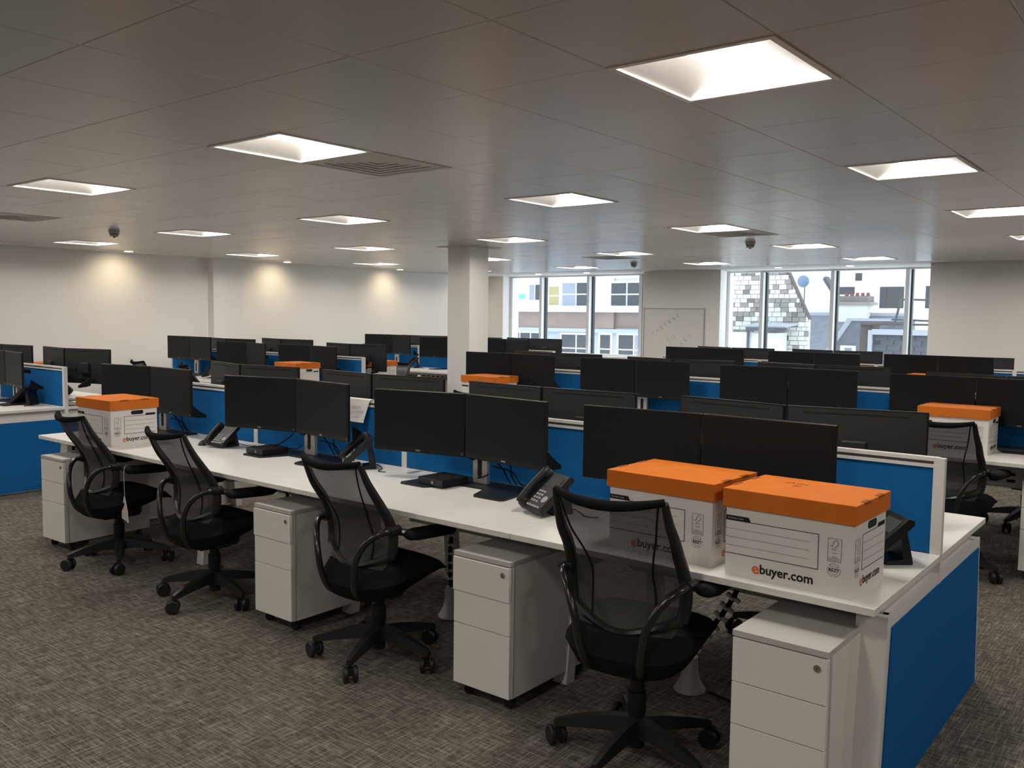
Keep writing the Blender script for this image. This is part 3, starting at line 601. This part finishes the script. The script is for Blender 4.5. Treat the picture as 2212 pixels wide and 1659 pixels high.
# ================================================================== task chairs
def chair_meshes():
    d = {}
    # seat cushion: superellipse plan, thick at the back, thin waterfall front
    def seat_pt(u, v, top):
        a = 2*pi*u; r = v; c_, s_ = cos(a), sin(a); n = 3.1
        k = (abs(c_)**n+abs(s_)**n)**(-1/n); x = .245*k*c_*r; y = .035+.27*k*s_*r
        f = (y+.235)/.54; zt = .475+.012*sin(f*pi)-.045*max(0, f-.7)/.3 - .03*r**6; zb = .285+.135*f + .06*r**4
        if f > .75: zb = min(zb, zt-.02)
        e = 1-r**8
        return (x, y, zt if top else min(zb, zt-.004)) if r < .999 else (x, y, (zt+zb)/2)
    mb = MB().grid(lambda u, v: seat_pt(u, v, True), 36, 8); mb.grid(lambda u, v: seat_pt(u, v, False), 36, 8)
    d['seat'] = mb.mesh('seat', 'black_fabric', True)
    prof = [(-.275, .958, .197), (-.242, .885, .201), (-.205, .82, .208), (-.163, .76, .206), (-.125, .695, .211), (-.103, .63, .213), (-.103, .56, .208), (-.122, .49, .188), (-.155, .435, .155)]
    pr = smooth_path([Vector((p[0], p[1], p[2])) for p in prof], 4)
    def back(u, v):
        k = min(int(v*(len(pr)-1)), len(pr)-2); t = v*(len(pr)-1)-k; p = pr[k].lerp(pr[k+1], t); s = 2*u-1
        hug = .055*(1-s*s)*(1-.25*v)
        return Vector((s*p.z, p.x-hug, p.y-.022*(1-s*s)*(1-v)**3))
    d['netting'] = MB().grid(lambda u, v: back(u, v*.91), 18, 22).mesh('mesh_back', 'chair_netting', True)
    # side bars, tapered, and rolled top
    for u in (0, 1):
        pts = [back(u, k/22*.805) for k in range(23)]
        d['bar%d' % u] = MB().tube(pts, [.012+.010*sin(min(1, k/14)*pi/2) for k in range(23)], 10).mesh('side_bar', 'black_plastic', True)
    d['top'] = MB().tube([back(k/16, 0)+Vector((0, 0, .004)) for k in range(17)], [.012+.006*sin(pi*k/16) for k in range(17)], 10).mesh('top_roll', 'black_fabric', True)
    lb = MB().tube([back(k/16, .80+.11*sin(pi*k/16)) for k in range(17)], [.021-.007*sin(pi*k/16) for k in range(17)], 8)
    d['low'] = lb.mesh('lower_bar', 'chair_tube', True)
    d['lumbar'] = MB().grid(lambda u, v: back(.04+.92*u, .86+.14*v)+Vector((0, .004, -.02*v)), 14, 5).mesh('lower_back', 'black_fabric', True)
    for s in (-1, 1):
        d['rib%d' % s] = MB().tube([back(.5+s*(.46-.20*min(1, (k/20)*1.6)+.07*max(0, k/20-.55)), k/20*.84)+Vector((0, -.002, 0)) for k in range(21)], .0035, 6).mesh('back_seam', 'black_matte', True)
    for s in (-1, 1):
        lp = smooth_path([(s*.224, -.115, .648), (s*.226, -.152, .655), (s*.204, -.192, .642), (s*.165, -.228, .597), (s*.130, -.246, .52), (s*.112, -.240, .43), (s*.098, -.205, .355), (s*.085, -.13, .325)], 6)
        d['loop%d' % s] = MB().tube(lp, .0145, 10).mesh('arm_loop', 'chair_tube', True)
        cl = MB().tube([(s*.222, -.14, .655), (s*.222, -.08, .652)], .024, 12).tube([(s*.222, -.08, .645), (s*.252, -.02, .628), (s*.262, .03, .622)], .016, 8)
        d['clamp%d' % s] = cl.mesh('arm_bracket', 'chair_tube', True)
        pad = MB().lathe([(.001, -.5), (.55, -.485), (.85, -.44), (1, -.3), (1, .25), (.85, .42), (.5, .49), (.001, .5)], 16, Matrix.Translation((s*.262, .075, .624)) @ Matrix.Rotation(radians(-3), 4, 'X') @ Matrix.Diagonal((.048, .29, .027, 1)) @ Matrix.Rotation(-pi/2, 4, 'X'))
        d['pad%d' % s] = pad.mesh('arm_pad', 'black_matte', True)
    d['mech'] = MB().box(-.09, .09, -.14, .12, .30, .37, bv=.02).box(-.15, .15, -.06, .02, .315, .35, bv=.008).mesh('tilt_mechanism', 'black_plastic')
    d['lift'] = MB().lathe([(.030, .045), (.030, .17), (.034, .175), (.034, .25), (.027, .252), (.027, .345)], 18).mesh('gas_lift', 'black_plastic', True)
    lg = MB()
    secs = [(.02, .092, .158, .034), (.10, .098, .150, .028), (.20, .088, .130, .021), (.285, .078, .106, .016), (.305, .075, .098, .012)]
    vs = []
    for (x, z0, z1, w) in secs: vs += [(x, -w, z0), (x, w, z0), (x, w*.7, z1), (x, -w*.7, z1)]
    fs = [(0, 1, 2, 3), tuple(4*(len(secs)-1)+k for k in (3, 2, 1, 0))]
    for k in range(len(secs)-1):
        for j in range(4): fs.append((4*k+j, 4*k+(j+1) % 4, 4*k+4+(j+1) % 4, 4*k+4+j))
    d['leg'] = MB().add(vs, fs).mesh('base_leg', 'black_plastic', True)
    cs = MB().cyl((.292, 0, .05), (.292, 0, .085), .009, 8)
    for s in (-1, 1): cs.lathe([(.010, -.010), (.032, -.010), (.0365, -.006), (.0365, .006), (.032, .010), (.01, .010)], 18, Matrix.Translation((.292+.012, s*.021, .0365)) @ Matrix.Rotation(pi/2, 4, 'X'))
    cs.box(.28, .315, -.012, .012, .03, .058)
    d['caster'] = cs.mesh('caster', 'black_plastic', True)
    return d
CH = chair_meshes()
def chair(label, x, y, rz, base, dz=0, tag=False):
    t = thing('task_chair', label, 'chair', (x, y, 0), radians(rz), 'black mesh task chairs')
    up_ = (0, 0, dz)
    obj('seat', CH['seat'], t, up_); bf = obj('mesh_back', CH['netting'], t, up_)
    for u in (0, 1): obj('side_bar', CH['bar%d' % u], bf)
    for s in (-1, 1): obj('back_seam', CH['rib%d' % s], bf)
    obj('top_roll', CH['top'], bf); obj('lower_bar', CH['low'], bf); obj('lower_back', CH['lumbar'], bf)
    for s in (-1, 1):
        lo = obj('arm_loop', CH['loop%d' % s], t, up_); obj('arm_bracket', CH['clamp%d' % s], t, up_); obj('arm_pad', CH['pad%d' % s], t, up_)
    obj('tilt_mechanism', CH['mech'], t, up_); obj('gas_lift', CH['lift'], t)
    if dz > .01: obj('lift_rod', MB().cyl((0, 0, .3), (0, 0, .35+dz), .014, 12).mesh('lift_rod', 'black_plastic', True), t)
    for k in range(5):
        a = radians(base-rz+72*k); lg = obj('base_leg', CH['leg'], t, (0, 0, 0), (0, 0, a))
        ca = radians(random.choice((-50, 35, 80, 120))); M = Matrix.Rotation(a, 4, 'Z') @ Matrix.Translation((.292, 0, 0)) @ Matrix.Rotation(ca, 4, 'Z') @ Matrix.Translation((-.292, 0, 0))
        c = obj('caster', CH['caster'], t); c.matrix_local = M
    return t
chair('leftmost black mesh chair of the front row, paper tag hanging from its arm', -5.38, 2.75, -4, 44)
chair('black mesh task chair second from left in the front row, before the desk phone', -4.30, 2.74, -3, 356)
chair('black mesh task chair third from left in the front row, between two white pedestals', -2.97, 2.745, -2, 4)
chair('nearest and largest black mesh task chair, in front of the stacked orange-lidded boxes', -1.565, 2.70, 7, 57, .045)
chair('black mesh task chair at the right edge, behind the nearest bench', -1.27, 6.02, -4, 62, .03)
chair('black chair at the far right, only seat and castors visible under the middle bench', -1.10, 7.78, 170, 38)
chair('black mesh chair top at far left in front of the white wall', -10.45, 5.92, -8, 20, .02)
chair('black mesh chair at left behind the monitors, beside a desk phone', -9.20, 5.83, -22, 50, .03)
chair('grey-looking mesh chair seen just left of the column', -8.22, 7.68, 176, 10, .02)
chair('black mesh chair with only its top corner showing beside the column box', -4.78, 5.72, 4, 10)
chair('black chair on the far side of the nearest bench, seen under the desk at right', -1.55, 4.12, 174, 30)
chair('black chair on the far side of the nearest bench, seen under the desk at centre', -3.2, 4.22, 160, 12)
# paper tag tied to the first chair's arm
tg = thing('paper_tag', 'white paper tag hanging on a string from the leftmost chair', 'tag', (-5.135, 2.685, .66))
obj('string', MB().tube(smooth_path([(0, 0, .0), (.004, -.022, -.02), (.003, -.024, -.12), (.004, -.022, -.20)], 4), .0014, 6).mesh('string', 'paper', True), tg)
obj('tag_card', MB().grid(lambda u, v: ((u-.5)*(.014+.06*min(1, v*1.8)), -.022+.02*sin(u*3)*v, -.19-.17*v+.03*(v > .8)*abs(2*u-1)), 6, 8).mesh('tag_card', 'paper', True), tg)

# ================================================================== pedestals
PB = MB().box(-.15, .15, .02, .60, .06, .60).mesh('cabinet_body', 'pedestal_white')
PT = MB().box(-.15, .15, 0, .60, .602, .62).mesh('top_panel', 'pedestal_grey_shaded')  # desk shade is put into the top's darker colour
def drw(z0, z1): return MB().box(-.149, .149, 0, .018, z0, z1, bv=.0012).mesh('drawer_front', 'pedestal_white')
DF = [drw(.457, .597), drw(.320, .454), drw(.062, .317)]
PLK = MB().lathe([(.011, 0), (.011, .004), (.008, .005), (.001, .005)], 16, Matrix.Translation((.118, 0, .565)) @ Matrix.Rotation(pi/2, 4, 'X')).mesh('lock', 'chrome', True)
PLH = MB().box(.1155, .1205, -.0058, -.005, .5635, .5665).mesh('keyhole', 'hole_dark')
PG = MB().box(.150, .1508, .022, .034, .06, .60).mesh('side_groove', 'pedestal_grey_shaded')
PC = MB()
for s in (-1, 1): PC.lathe([(.006, -.006), (.020, -.006), (.022, 0), (.020, .006), (.006, .006)], 14, Matrix.Translation((s*.010, 0, .022)) @ Matrix.Rotation(pi/2, 4, 'Y'))
PC.box(-.006, .006, -.012, .012, .02, .06); PCm = PC.mesh('castor', 'black_plastic', True)
def pedestal(label, x, y, rz=0, out=0):
    t = thing('drawer_pedestal', label, 'pedestal', (x, y, 0), radians(rz), 'white three-drawer pedestals')
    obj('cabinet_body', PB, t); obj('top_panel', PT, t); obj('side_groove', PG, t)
    for k, f in enumerate(DF):
        d_ = obj('drawer_front', f, t, (0, -out if k == 0 else 0, 0))
        if k == 0: lk = obj('lock', PLK, d_); obj('keyhole', PLH, d_)
    for (px, py) in ((-.11, .06), (.11, .06), (-.11, .54), (.11, .54)): obj('castor', PCm, t, (px, py, 0), (0, 0, random.uniform(0, 3)))
pedestal('white drawer pedestal at the left end of the nearest bench, beside the tagged chair', -6.00, 2.62, 2)
pedestal('white drawer pedestal between the second and third front chairs, top drawer ajar', -3.66, 2.66, 0, .006)
pedestal('white drawer pedestal between the third chair and the nearest chair, top drawer ajar', -2.275, 2.66, 0, .006)
pedestal('white drawer pedestal under the nearest bench corner, below the front box', -.985, 2.54, 0)
pedestal('white drawer pedestal cut by the right edge of the photo', -.74, 6.14, 0)
pedestal('white drawer pedestal on the far side of the nearest bench, glimpsed below the desk', -4.75, 4.32, 180)
pedestal('grey-white drawer pedestal under the far left bench, seen just left of the column', -9.35, 9.72, 0)

# ================================================================== desk phones
TL = radians(42)
MTX = Matrix.Translation((0, -.085, .012)) @ Matrix.Rotation(TL, 4, 'X')       # slab rises towards +Y
PHB = MB().prism([(0, 0), (.205, 0), (.215, .012), (.205, .030), (.02, .034), (0, .022)], -.095, .095, 'x', MTX).mesh('phone_body', 'black_plastic')
PHS = MB().box(.0-.020, .078, .125, .185, .031, .0335, MTX).mesh('phone_display', 'phone_screen')
kb = MB()
for r in range(4):
    for c in range(3): kb.box(-.02+c*.021, -.02+c*.021+.013, .036+r*.018, .036+r*.018+.010, .030, .0365, MTX)
for c in range(5): kb.box(-.028+c*.022, -.028+c*.022+.015, .012, .020, .030, .0355, MTX)
KB = kb.mesh('keypad', 'key_grey')
NV = MB().lathe([(.018, 0), (.018, .004), (.008, .005), (.001, .005)], 16, MTX @ Matrix.Translation((.068, .06, .032))).mesh('navigation_pad', 'key_grey', True)
hs = MB().tube([MTX @ Vector(p) for p in smooth_path([(-.066, .005, .040), (-.066, .03, .048), (-.066, .10, .055), (-.066, .17, .050), (-.066, .2, .042)], 4)], [.020, .022, .023, .023, .022, .021, .020, .019, .019, .019, .020, .021, .022, .023, .023, .022, .020], 12, flat=.8)
hs.lathe([(.024, -.02), (.026, .0), (.02, .012)], 14, MTX @ Matrix.Translation((-.066, .02, .038))).lathe([(.024, -.02), (.026, .0), (.02, .012)], 14, MTX @ Matrix.Translation((-.066, .185, .038)))
HS = hs.mesh('handset', 'black_plastic', True)
ST = MB().prism([(-.01, 0), (.085, 0), (.085, .010), (.055, .14), (.035, .14), (.05, .02), (-.01, .012)], -.06, .06, 'x').mesh('stand', 'black_plastic')
CDm = cable([(.02, .09, .02), (.06, .12, .006), (.14, .10, .004), (.18, .14, .004)], .0025).mesh('cord', 'black_matte', True)
def phone(label, x, y, rz, k=1.0):
    t = thing('desk_phone', label, 'phone', (x, y, DK), radians(rz), 'black desk phones'); t.scale = (k, k, k*k)
    b_ = obj('phone_body', PHB, t); obj('phone_display', PHS, b_); obj('keypad', KB, b_); obj('navigation_pad', NV, b_); obj('handset', HS, t); obj('stand', ST, t)
    if x < -.95: obj('cord', CDm, t)
phone('black desk phone right of the second chair, under the second monitor pair', -4.97, 3.25, 8, .88)
phone('black desk phone seen side-on, between the second and third monitor pairs', -3.73, 3.31, -44)
phone('black desk phone with lit keypad, above the nearest chair', -2.25, 3.085, -24)
phone('black desk phone behind the front right carton', -.90, 3.26, -48)
phone('black desk phone on the left-edge bench beside its blue screen', -8.50, 3.50, -62)
phone('black desk phone on the middle left bench behind the mesh chair', -11.0+.6, 6.62, -60)
phone('black desk phone near the column, on the last left bench', -10.28, 10.28, -40)
phone('black desk phone on the far side of the left-edge bench', -9.15, 4.1, 150)
# mini PCs on the stand bases
PCB = MB().box(-.09, .09, -.09, .09, 0, .036, bv=.003).mesh('case', 'black_matte')
PCF = MB().box(-.088, .088, -.0925, -.089, .002, .034, bv=.001).mesh('front_panel', 'black_plastic')
PCL = MB().box(.010, .024, -.0935, -.092, .010, .024).mesh('badge', 'badge')
PCC = cable([(.0, .085, .018), (.05, .13, .02), (.14, .12, .03), (.22, .10, .06)], .003).mesh('cable', 'black_matte', True)
def minipc(label, x, y, rz):
    t = thing('mini_computer', label, 'computer', (x, y, DK+.0095), radians(rz), 'small black desktop computers')
    obj('case', PCB, t); obj('front_panel', PCF, t); obj('badge', PCL, t); obj('cable', PCC, t)
minipc('small flat black computer on the stand of the second monitor pair', -4.30-.20, 3.24, -3)
minipc('small flat black computer on the stand of the third monitor pair', -3.035, 3.245, -3)
# mouse beside the first phone
mo = thing('computer_mouse', 'black computer mouse left of the first desk phone', 'mouse', (-5.13, 3.20, DK), radians(40))
obj('shell', MB().grid(lambda u, v: (.032*cos(2*pi*u)*sin(v*pi/2), .055*sin(2*pi*u)*sin(v*pi/2), .030*cos(v*pi/2)), 20, 6).mesh('shell', 'black_plastic', True), mo)
obj('scroll_wheel', MB().cyl((-.004, .03, .0235), (.004, .03, .0235), .006, 12).mesh('scroll_wheel', 'key_grey', True), mo)
# cable spines
SPB = MB().lathe([(.068, 0), (.068, .006), (.058, .02), (.042, .05), (.034, .09), (.033, .145), (.026, .147)], 24).mesh('trumpet_base', 'spine_white', True)
VRT = MB().box(-.032, .032, -.010, .010, -.007, .007, bv=.002).box(-.010, .010, -.024, .024, -.005, .005, bv=.002).mesh('vertebra', 'spine_white')
for (x, y, path, lab) in ((-1.69, 3.36, [(0, 0, .15), (.05, 0, .24), (.14, 0, .36), (.21, 0, .50), (.22, 0, .64)], 'white cable spine with flared foot under the nearest bench, beside the nearest chair'), (-3.10, 3.38, [(0, 0, .15), (-.01, 0, .3), (0, 0, .45), (0, 0, .64)], 'white ribbed cable spine under the nearest bench, left of the third pedestal'), (-4.5, 3.38, [(0, 0, .15), (.02, 0, .3), (.01, 0, .45), (0, 0, .64)], 'white cable spine under the nearest bench behind the second chair')):
    t = thing('cable_spine', lab, 'cable spine', (x, y, 0), 0, 'cable spines under the nearest bench')
    obj('trumpet_base', SPB, t); pts = smooth_path(path, 12)
    obj('cable_bundle', MB().tube(pts[::3], .011, 8).mesh('cable_bundle', 'black_matte', True), t)
    last = None
    for a, c in zip(pts[:-1], pts[1:]):
        if last is None or (a-last).length > .042:
            last = a; vo = obj('vertebra', VRT, t, a); vo.rotation_euler = (0, math.atan2(c.x-a.x, c.z-a.z), 0)
t = thing('power_lead', 'black power lead lying on the carpet under the nearest bench', 'cable', (-1.62, 3.36, 0))
obj('lead', MB().tube(smooth_path([(.02, .0, .012), (.15, -.02, .008), (.3, -.03, .008), (.45, -.02, .008)], 5), .006, 8).mesh('lead', 'black_matte', True), t)
obj('plug', MB().box(.14, .25, -.045, -.005, .0, .028, bv=.004).mesh('plug', 'black_plastic'), t)
# paper notice folded over the screen rail
pn = thing('paper_notice', 'sheet of white paper with printed lines folded over the blue screen rail', 'notice', (-3.93, 3.49, 1.0935))
def sheet(u, v):
    x = (u-.5)*.215 - (.006 if v > .2 else 0) - .035*(u > .99)*max(0, v-.2)
    if v < .2: q = v/.2; return (x, .020-.042*q, .002*sin(q*pi)+.001)
    q = (v-.2)/.8; return (x*(1-.10*q*(u)), -.022-.012*q-.01*q*u, -.135*q)
obj('sheet', MB().grid(sheet, 8, 15).mesh('sheet', 'paper', True), pn)
for k, (s_, z) in enumerate((('SPARE DESK', -.045), ('FOR UNNUMBERED', -.07), ('OR 1,2,3,5,6,7', -.093))): obj('printed_line', text_mesh(s_, .0165, 'ink_faint'), pn, (-.01, -.022-.022*(-z/.135)-.0035, z), (pi/2-.12, 0, 0))

# ================================================================== outside the windows
FY = 24.0
fac = thing('office_building', 'white building with brown band and grid windows outside the left windows', 'building', (0, FY, 0))
obj('upper_wall', MB().box(-21, -15.08, 0, .4, 1.76, 2.84).box(-15.08, -12.6, .05, .4, 1.76, 2.84).mesh('upper_wall', 'drop_white'), fac)
obj('roof_fascia', MB().box(-21, -12.6, -.12, .4, 2.84, 4.2).mesh('roof_fascia', 'drop_white'), fac)
obj('ledge', MB().box(-21, -12.6, -.15, .1, 1.76, 1.93).mesh('ledge', 'drop_white'), fac)
obj('brown_band', MB().box(-21, -15.08, .0, .4, 1.22, 1.76).box(-15.08, -12.6, .12, .5, 1.25, 1.76).mesh('brown_band', 'render_brown'), fac)
obj('lower_wall', MB().box(-21, -12.6, .1, .5, -3, 1.25).mesh('lower_wall', 'far_lead'), fac)
obj('lead_sill', MB().box(-21, -12.6, -.03, .1, 1.10, 1.22).mesh('lead_sill', 'far_lead'), fac)
def fwin(x0, x1, z0, z1, nx, nz, m='far_glass', y=-.02, mats=None):
    w = obj('window', MB().box(x0-.05, x1+.05, y, y+.06, z0-.05, z1+.05).mesh('window', 'drop_white'), fac)
    for a in range(nx):
        for c in range(nz):
            px0 = x0+(x1-x0)*a/nx+.025; px1 = x0+(x1-x0)*(a+1)/nx-.025; pz0 = z0+(z1-z0)*c/nz+.02; pz1 = z0+(z1-z0)*(c+1)/nz-.02
            obj('pane', MB().box(px0, px1, y-.006, y+.001, pz0, pz1).mesh('pane', (mats or {}).get(a, m)), w)
fwin(-18.49, -17.98, 2.14, 2.69, 2, 1, mats={0: 'far_glass_pale'}); fwin(-17.66, -17.20, 1.97, 2.62, 1, 2, 'far_blind'); fwin(-17.11, -15.95, 1.95, 2.73, 2, 2, mats={0: 'far_glass_pale'}); fwin(-15.20, -13.4, 1.95, 2.70, 3, 2)
fwin(-19.4, -18.0, .2, 1.05, 3, 1, y=.08); fwin(-17.18, -15.95, .1, 1.03, 2, 2, y=.08); fwin(-15.65, -15.22, .1, 1.05, 1, 2, y=.08); fwin(-14.95, -13.2, .1, 1.06, 3, 2, y=.08, mats={1: 'far_glass_pale'})
obj('green_sign', MB().box(-19.0, -18.65, -.01, .02, 2.2, 2.36).mesh('green_sign', 'sign_green'), fac)
# stone gable with individually coursed blocks
gab = thing('stone_gable', 'pale stone gable wall with mixed grey blocks outside the right windows', 'building', (0, 19, 0))
def edge(z): return -7.44+(2.61-z)*(.47/.97) if z > 1.62 else -6.95
obj('wall_core', MB().prism([(-10.2, -3), (-6.97, -3), (-6.97, 1.62), (-7.46, 2.6), (-7.78, 3.25), (-10.2, 3.25)], .03, .12, 'y').mesh('wall_core', 'stone_pale'), gab)
blk = {k: MB().box(-.5, .5, 0, .05, -.5, .5, bv=.02).mesh('stone', k) for k in ('stone_pale', 'stone_mid', 'stone_dark')}
rs = random.Random(3); z = .75; nst = 0
while z < 2.9:
    hgt = rs.uniform(.085, .115); x = -9.2+rs.uniform(0, .1)
    while x < edge(z+hgt)-.05:
        w = min(rs.uniform(.11, .21), edge(z+hgt)-.01-x)
        k = rs.choices(('stone_pale', 'stone_mid', 'stone_dark'), (.70, .22, .08))[0]
        o = obj('stone', blk[k], gab, (x+w/2, -.0+rs.uniform(-.008, .006), z+hgt/2)); o.scale = (w-.008, 1, hgt-.007); nst += 1
        x += w
    z += hgt
obj('coping', MB().prism([(-6.97, 1.62), (-6.945, 1.60), (-7.76, 3.27), (-7.79, 3.27)], -.03, .14, 'y').mesh('coping', 'timber_brown'), gab)
shd = thing('lean_to', 'low pale rendered lean-to with dark gutter before the stone gable', 'building', (0, 18.2, 0))
obj('wall', MB().box(-9.6, -7.40, .1, .7, -3, 1.30).mesh('wall', 'stone_pale'), shd); obj('gutter', MB().box(-8.05, -7.18, -.02, .12, 1.34, 1.42).mesh('gutter', 'slate_grey'), shd); obj('roof', MB().prism([(0, 1.42), (.75, 1.48), (.75, 1.52), (0, 1.46)], -8.1, -7.16, 'x').mesh('roof', 'lead_flash'), shd); obj('downpipe', MB().cyl((-8.02, .06, .3), (-8.02, .06, 1.36), .03).mesh('downpipe', 'slate_grey'), shd)
# slate roofs beyond
rf = thing('slate_roof', 'grey slate roof slopes with pale lead flashings outside the right windows', 'roof', (0, 22, 0))
obj('slope', MB().prism([(0, -.5), (0, .6), (2.4, 1.74), (2.4, -.5)], -9.0, -6.4, 'x').mesh('slope', 'slate_light'), rf)
obj('ridge', MB().box(-9.0, -6.4, 2.35, 2.5, 1.70, 1.80).mesh('ridge', 'lead_flash'), rf)
obj('gable_end', MB().prism([(-9.3, 1.7), (-8.02, 1.74), (-8.62, 2.72), (-8.72, 2.50), (-9.3, 2.45)], 2.6, 2.9, 'y').mesh('gable_end', 'drop_white'), rf)
obj('verge', MB().prism([(-8.0, 1.74), (-7.95, 1.74), (-8.6, 2.80), (-8.66, 2.72)], 2.55, 2.9, 'y').mesh('verge', 'slate_grey'), rf)
obj('satellite_dish', MB().lathe([(.16, 0), (.12, .03), (.05, .05), (.001, .055)], 20, Matrix.Translation((-8.62, 1.0, 2.60)) @ Matrix.Rotation(pi/2, 4, 'X')).mesh('satellite_dish', 'dish_blue', True), rf)
obj('dish_arm', MB().tube([(-8.62, 1.0, 2.6), (-8.62, 1.12, 2.5), (-8.62, 1.12, 1.1)], .014, 8).mesh('dish_arm', 'slate_grey'), rf)
r2f = thing('dormer_roof', 'dark slate dormer with brown cheek and white gutter outside the right windows', 'roof', (0, 18.6, 0))
obj('cheek', MB().prism([(-5.78, .2), (-5.56, .2), (-5.50, 1.50), (-5.74, 1.50)], .0, .5, 'y').mesh('cheek', 'timber_brown'), r2f)
obj('cheek_top', MB().box(-5.74, -3.2, -.05, .5, 1.50, 1.54).mesh('cheek_top', 'timber_brown'), r2f)
obj('gutter', MB().box(-5.48, -3.0, -.12, 0, 1.31, 1.42).mesh('gutter', 'lead_flash'), r2f)
obj('flashing', MB().box(-5.56, -5.48, -.10, .1, .2, 1.40).mesh('flashing', 'lead_flash'), r2f)
sl_ = MB().box(-.5, .5, -.012, .012, -.06, .06, bv=.004).mesh('slate', 'slate_grey')
for r in range(9):
    for c in range(9):
        x = -5.46+c*.26+(.13 if r % 2 else 0)
        o = obj('slate', sl_, r2f, (x+.13, -.02-.010*r, 1.26-.105*r), (radians(-12), 0, 0)); o.scale = (.25, 1, 1)
obj('slate_backing', MB().box(-5.48, -3.0, .0, .1, .2, 1.32).mesh('slate_backing', 'slate_grey'), r2f)
r3 = thing('lower_roof', 'pale slate roof with skylight left of the dormer outside the right windows', 'roof', (0, 20.4, 0))
obj('slope', MB().prism([(-7.1, .2), (-5.2, .2), (-5.2, 1.60), (-6.55, 1.60), (-7.0, .95)], .0, .2, 'y').mesh('slope', 'slate_light'), r3)
obj('verge', MB().prism([(-7.08, .85), (-6.98, .82), (-6.48, 1.60), (-6.58, 1.64)], -.04, .1, 'y').mesh('verge', 'lead_flash'), r3)
obj('ridge', MB().box(-6.6, -5.2, -.05, .2, 1.58, 1.64).mesh('ridge', 'lead_flash'), r3)
obj('skylight', MB().box(-6.72, -6.38, -.04, .02, .80, 1.02).mesh('skylight', 'drop_white'), r3); obj('skylight_pane', MB().box(-6.62, -6.46, -.05, -.03, .86, .97).mesh('skylight_pane', 'far_glass_pale'), r3)
ch_ = thing('chimney_stack', 'pale rendered chimney with red pots outside the right windows', 'chimney', (0, 24, 0))
obj('stack', MB().box(-8.0, -7.28, 0, .6, .5, 2.02).mesh('stack', 'stone_pale'), ch_); obj('cap', MB().box(-8.06, -7.18, -.05, .65, 2.0, 2.08).mesh('cap', 'stone_mid'), ch_); obj('upper_stack', MB().box(-7.98, -7.27, .05, .6, 2.08, 2.24).mesh('upper_stack', 'stone_dark'), ch_)
for k in range(5): obj('pot', MB().lathe([(.05, 2.24), (.055, 2.27), (.04, 2.29), (.045, 2.33)], 12, Matrix.Translation((-7.9+k*.14, .3, 0))).mesh('pot', 'brick_red', True), ch_)
wbld = thing('white_tenement', 'tall white rendered building with a dark window behind the slate roofs', 'building', (0, 30, 0))
obj('wall', MB().box(-13, -4.5, 0, .5, -3, 6).mesh('wall', 'drop_white'), wbld)
for (x0, x1, z0, z1, nx, nz) in ((-8.69, -7.95, 2.0, 2.69, 3, 2), (-9.49, -9.28, 2.9, 3.15, 1, 2), (-10.0, -9.5, 2.45, 2.70, 1, 1), (-7.3, -6.8, 2.0, 2.7, 2, 2)):
    w_ = obj('window', MB().box(x0, x1, -.03, .02, z0, z1).mesh('window', 'timber_brown'), wbld)
    for a in range(nx):
        for c in range(nz): obj('pane', MB().box(x0+(x1-x0)*a/nx+.03, x0+(x1-x0)*(a+1)/nx-.03, -.045, -.025, z0+(z1-z0)*c/nz+.03, z0+(z1-z0)*(c+1)/nz-.03).mesh('pane', 'far_glass'), w_)
pl = thing('roof_rail', 'thin dark metal roof handrail above the slate dormer', 'handrail', (0, 19.9, 0))
obj('post', MB().cyl((-5.45, 0, 1.45), (-5.33, 0, 2.06), .025).mesh('post', 'slate_grey'), pl); obj('rail', MB().cyl((-5.36, 0, 2.05), (-4.2, 0, 2.02), .022).mesh('rail', 'slate_grey'), pl); obj('rail', MB().cyl((-5.5, 0, 1.62), (-4.2, 0, 1.58), .022).mesh('rail', 'slate_grey'), pl)
